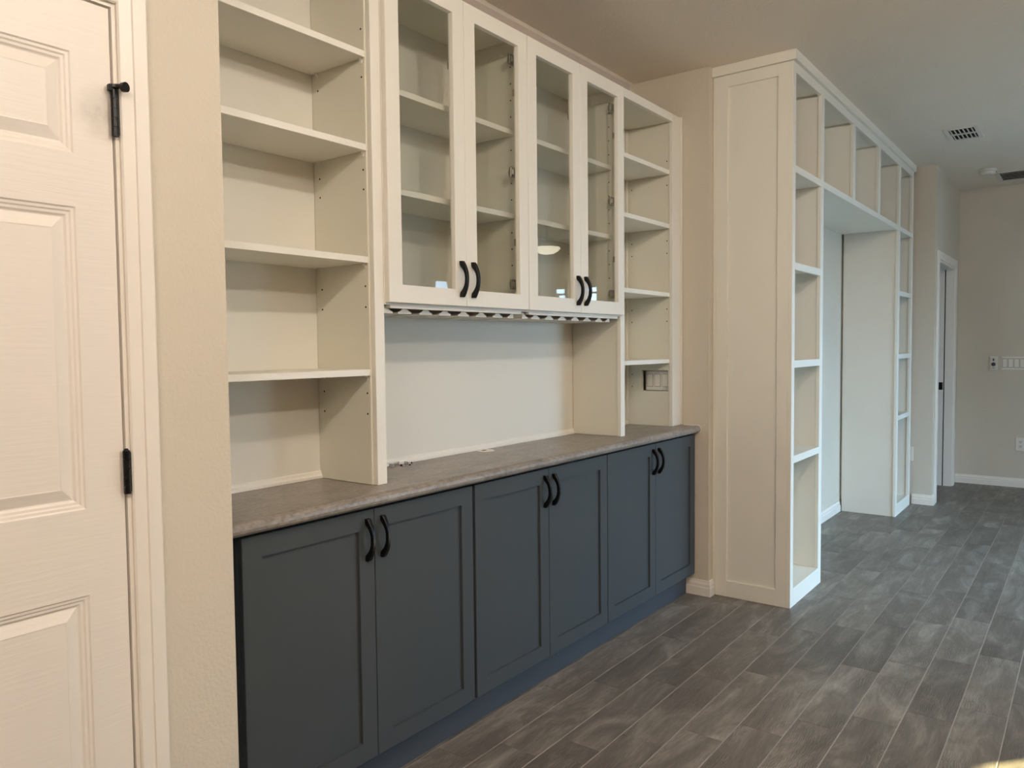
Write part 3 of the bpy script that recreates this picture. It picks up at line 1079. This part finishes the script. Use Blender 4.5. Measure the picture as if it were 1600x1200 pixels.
v1 = vent('small square ceiling register near the top of the bookcase', 5.80, 6.16, -0.975, -0.765, 'x', 6, 0.030)
box('damper_bar', 'vent_white', (5.955, 5.985, -0.945, -0.795, ZH - 0.010, ZH - 0.005), v1, bev=0)
vent('long return air grille near the far wall, past the smoke detector', 7.58, 8.01, -1.42, -0.905, 'y', 5, 0.035)
sd = thing('smoke_detector', 'round white smoke detector on the ceiling between the two vents', 'smoke detector', (7.42, -0.875, ZH - 0.045))
MB().lathe([(0.068, ZH - 0.0005), (0.068, ZH - 0.012), (0.060, ZH - 0.014)], 7.42, -0.875).build('base', 'vent_white', sd)
MB().lathe([(0.058, ZH - 0.0142), (0.062, ZH - 0.020), (0.060, ZH - 0.034), (0.048, ZH - 0.043), (0.02, ZH - 0.045)], 7.42, -0.875).build('cover', 'vent_white', sd)
MB().box(7.40, 7.412, -0.939, -0.934, ZH - 0.030, ZH - 0.024).build('sensor_slot', 'sensor', sd)

# globe lamps on the kitchen ceiling (outside the picture; they light the cabinets and cast the shelf shadows)
for x, wx, pw in ((-0.95, 'nearest the six panel door', 1.3), (0.95, 'in the middle', 0.95), (2.45, 'nearest the bookcase', 0.28)):
    for y, wy in ((-1.62, 'the row by the cabinets'), (-3.0, 'the row by the glazed doors')):
        c = thing('ceiling_lamp', 'globe ceiling lamp of %s, %s' % (wy, wx), 'ceiling light', (x, y, 2.59), 'globe lamps over the kitchen side')
        MB().lathe([(0.075, ZH - 0.0005), (0.075, ZH - 0.012), (0.05, ZH - 0.022), (0.03, ZH - 0.024)], x, y).build('base', 'vent_white', c)
        MB().cyl((x, y, ZH - 0.069), (x, y, ZH - 0.024), 0.018).build('neck', 'vent_white', c)
        prof_g = [(0.070 * math.sin(math.pi * (i + 0.3) / 10.6), 2.65 + 0.070 * math.cos(math.pi * (i + 0.3) / 10.6)) for i in range(11)]
        MB().lathe(prof_g, x, y, 20).build('globe', 'lamp_glass', c, smooth=True)
        ld = bpy.data.lights.new('lamp_bulb', 'POINT')
        ld.shadow_soft_size = 0.035
        ld.energy = LAMP_POWER * pw
        ld.color = LAMP_COLOR
        lo = bpy.data.objects.new('lamp_bulb', ld)
        lo.parent = c
        lo.location = (0, 0, 0.06)
        COL.objects.link(lo)

# ceiling fan with a lit dome (seen mirrored in the cabinet glass)
fx, fy = 7.2, -3.16
fan = thing('ceiling_fan', 'ceiling fan with a lit dome lamp, seen mirrored in the cabinet glass', 'ceiling fan', (fx, fy, 2.40))
MB().lathe([(0.07, ZH - 0.0005), (0.07, ZH - 0.02), (0.04, ZH - 0.05)], fx, fy).build('canopy', 'fan_brown', fan)
MB().cyl((fx, fy, 2.60), (fx, fy, ZH - 0.05), 0.012).build('downrod', 'fan_brown', fan)
MB().lathe([(0.05, 2.605), (0.10, 2.595), (0.11, 2.54), (0.08, 2.505), (0.05, 2.50)], fx, fy).build('motor', 'fan_brown', fan)
for i in range(5):
    a = 2 * math.pi * i / 5 + 0.3
    m = MB()
    ca, sa = math.cos(a), math.sin(a)
    pts = []
    for r_, w in ((0.12, 0.03), (0.22, 0.055), (0.60, 0.065), (0.64, 0.05)):
        pts.append((r_, w))
    outline = [(r_, w) for r_, w in pts] + [(r_, -w) for r_, w in reversed(pts)]
    m.prism([(fx + r_ * ca - w * sa, fy + r_ * sa + w * ca) for r_, w in outline], 'z', 2.555, 2.562)
    m.build('blade', 'fan_brown', fan)
MB().lathe([(0.15, 2.495), (0.155, 2.48), (0.13, 2.45), (0.08, 2.425), (0.02, 2.415)], fx, fy).build('lamp_dome', 'lamp_dome', fan)

# ------------------------------------------------------------------ small things on the counter
gr = thing('cable_grommet', 'round white cable grommet set in the countertop', 'grommet', (2.262, 0.385, ZC))
MB().lathe([(0.036, ZC - 0.0003), (0.036, ZC + 0.0015), (0.032, ZC + 0.003), (0.020, ZC + 0.003)], 2.262, 0.385).build('ring', 'plate', gr)
MB().box(2.236, 2.262, 0.378, 0.391, ZC + 0.0031, ZC + 0.0034).build('cable_slot', 'hole', gr)

pins = [(1.735, 0.395, 0.5, 'L'), (1.752, 0.412, 2.0, 'L'), (1.768, 0.386, 1.1, 'P'), (1.790, 0.402, -0.6, 'L'), (1.808, 0.388, 0.2, 'L'),
        (1.826, 0.400, 1.7, 'P'), (1.778, 0.368, 2.6, 'L'), (1.800, 0.372, 0.9, 'P')]
for i, (x, y, a, kind) in enumerate(pins):
    ca, sa = math.cos(a), math.sin(a)
    m = MB()
    if kind == 'L':
        nm = 'shelf_pin'
        lab = 'loose metal shelf pin bracket in the little heap on the counter'
        m.box(-0.011, 0.011, -0.007, 0.007, 0.0002, 0.0022, 0.0004)
        m.box(-0.011, -0.009, -0.007, 0.007, 0.0022, 0.013, 0.0004)
        m.cyl((-0.010, 0, 0.0085), (-0.019, 0, 0.0085), 0.0025, seg=10)
    else:
        nm = 'screw'
        lab = 'loose dark screw in the little heap on the counter'
        m.cyl((-0.012, 0, 0.0042), (0.010, 0, 0.0022), 0.0019, 0.0012, seg=8)
        m.cyl((-0.0135, 0, 0.0044), (-0.012, 0, 0.0042), 0.0042, 0.002, seg=12)
    for v in m.bm.verts:
        p = v.co.copy()
        v.co = Vector((x + ca * p.x - sa * p.y, y + sa * p.x + ca * p.y, ZC + p.z))
    o = m.build(nm, 'chrome' if kind == 'L' else 'black_metal')
    tag(o, lab, 'shelf pin' if kind == 'L' else 'screw', 'heap of shelf pins and screws on the counter')
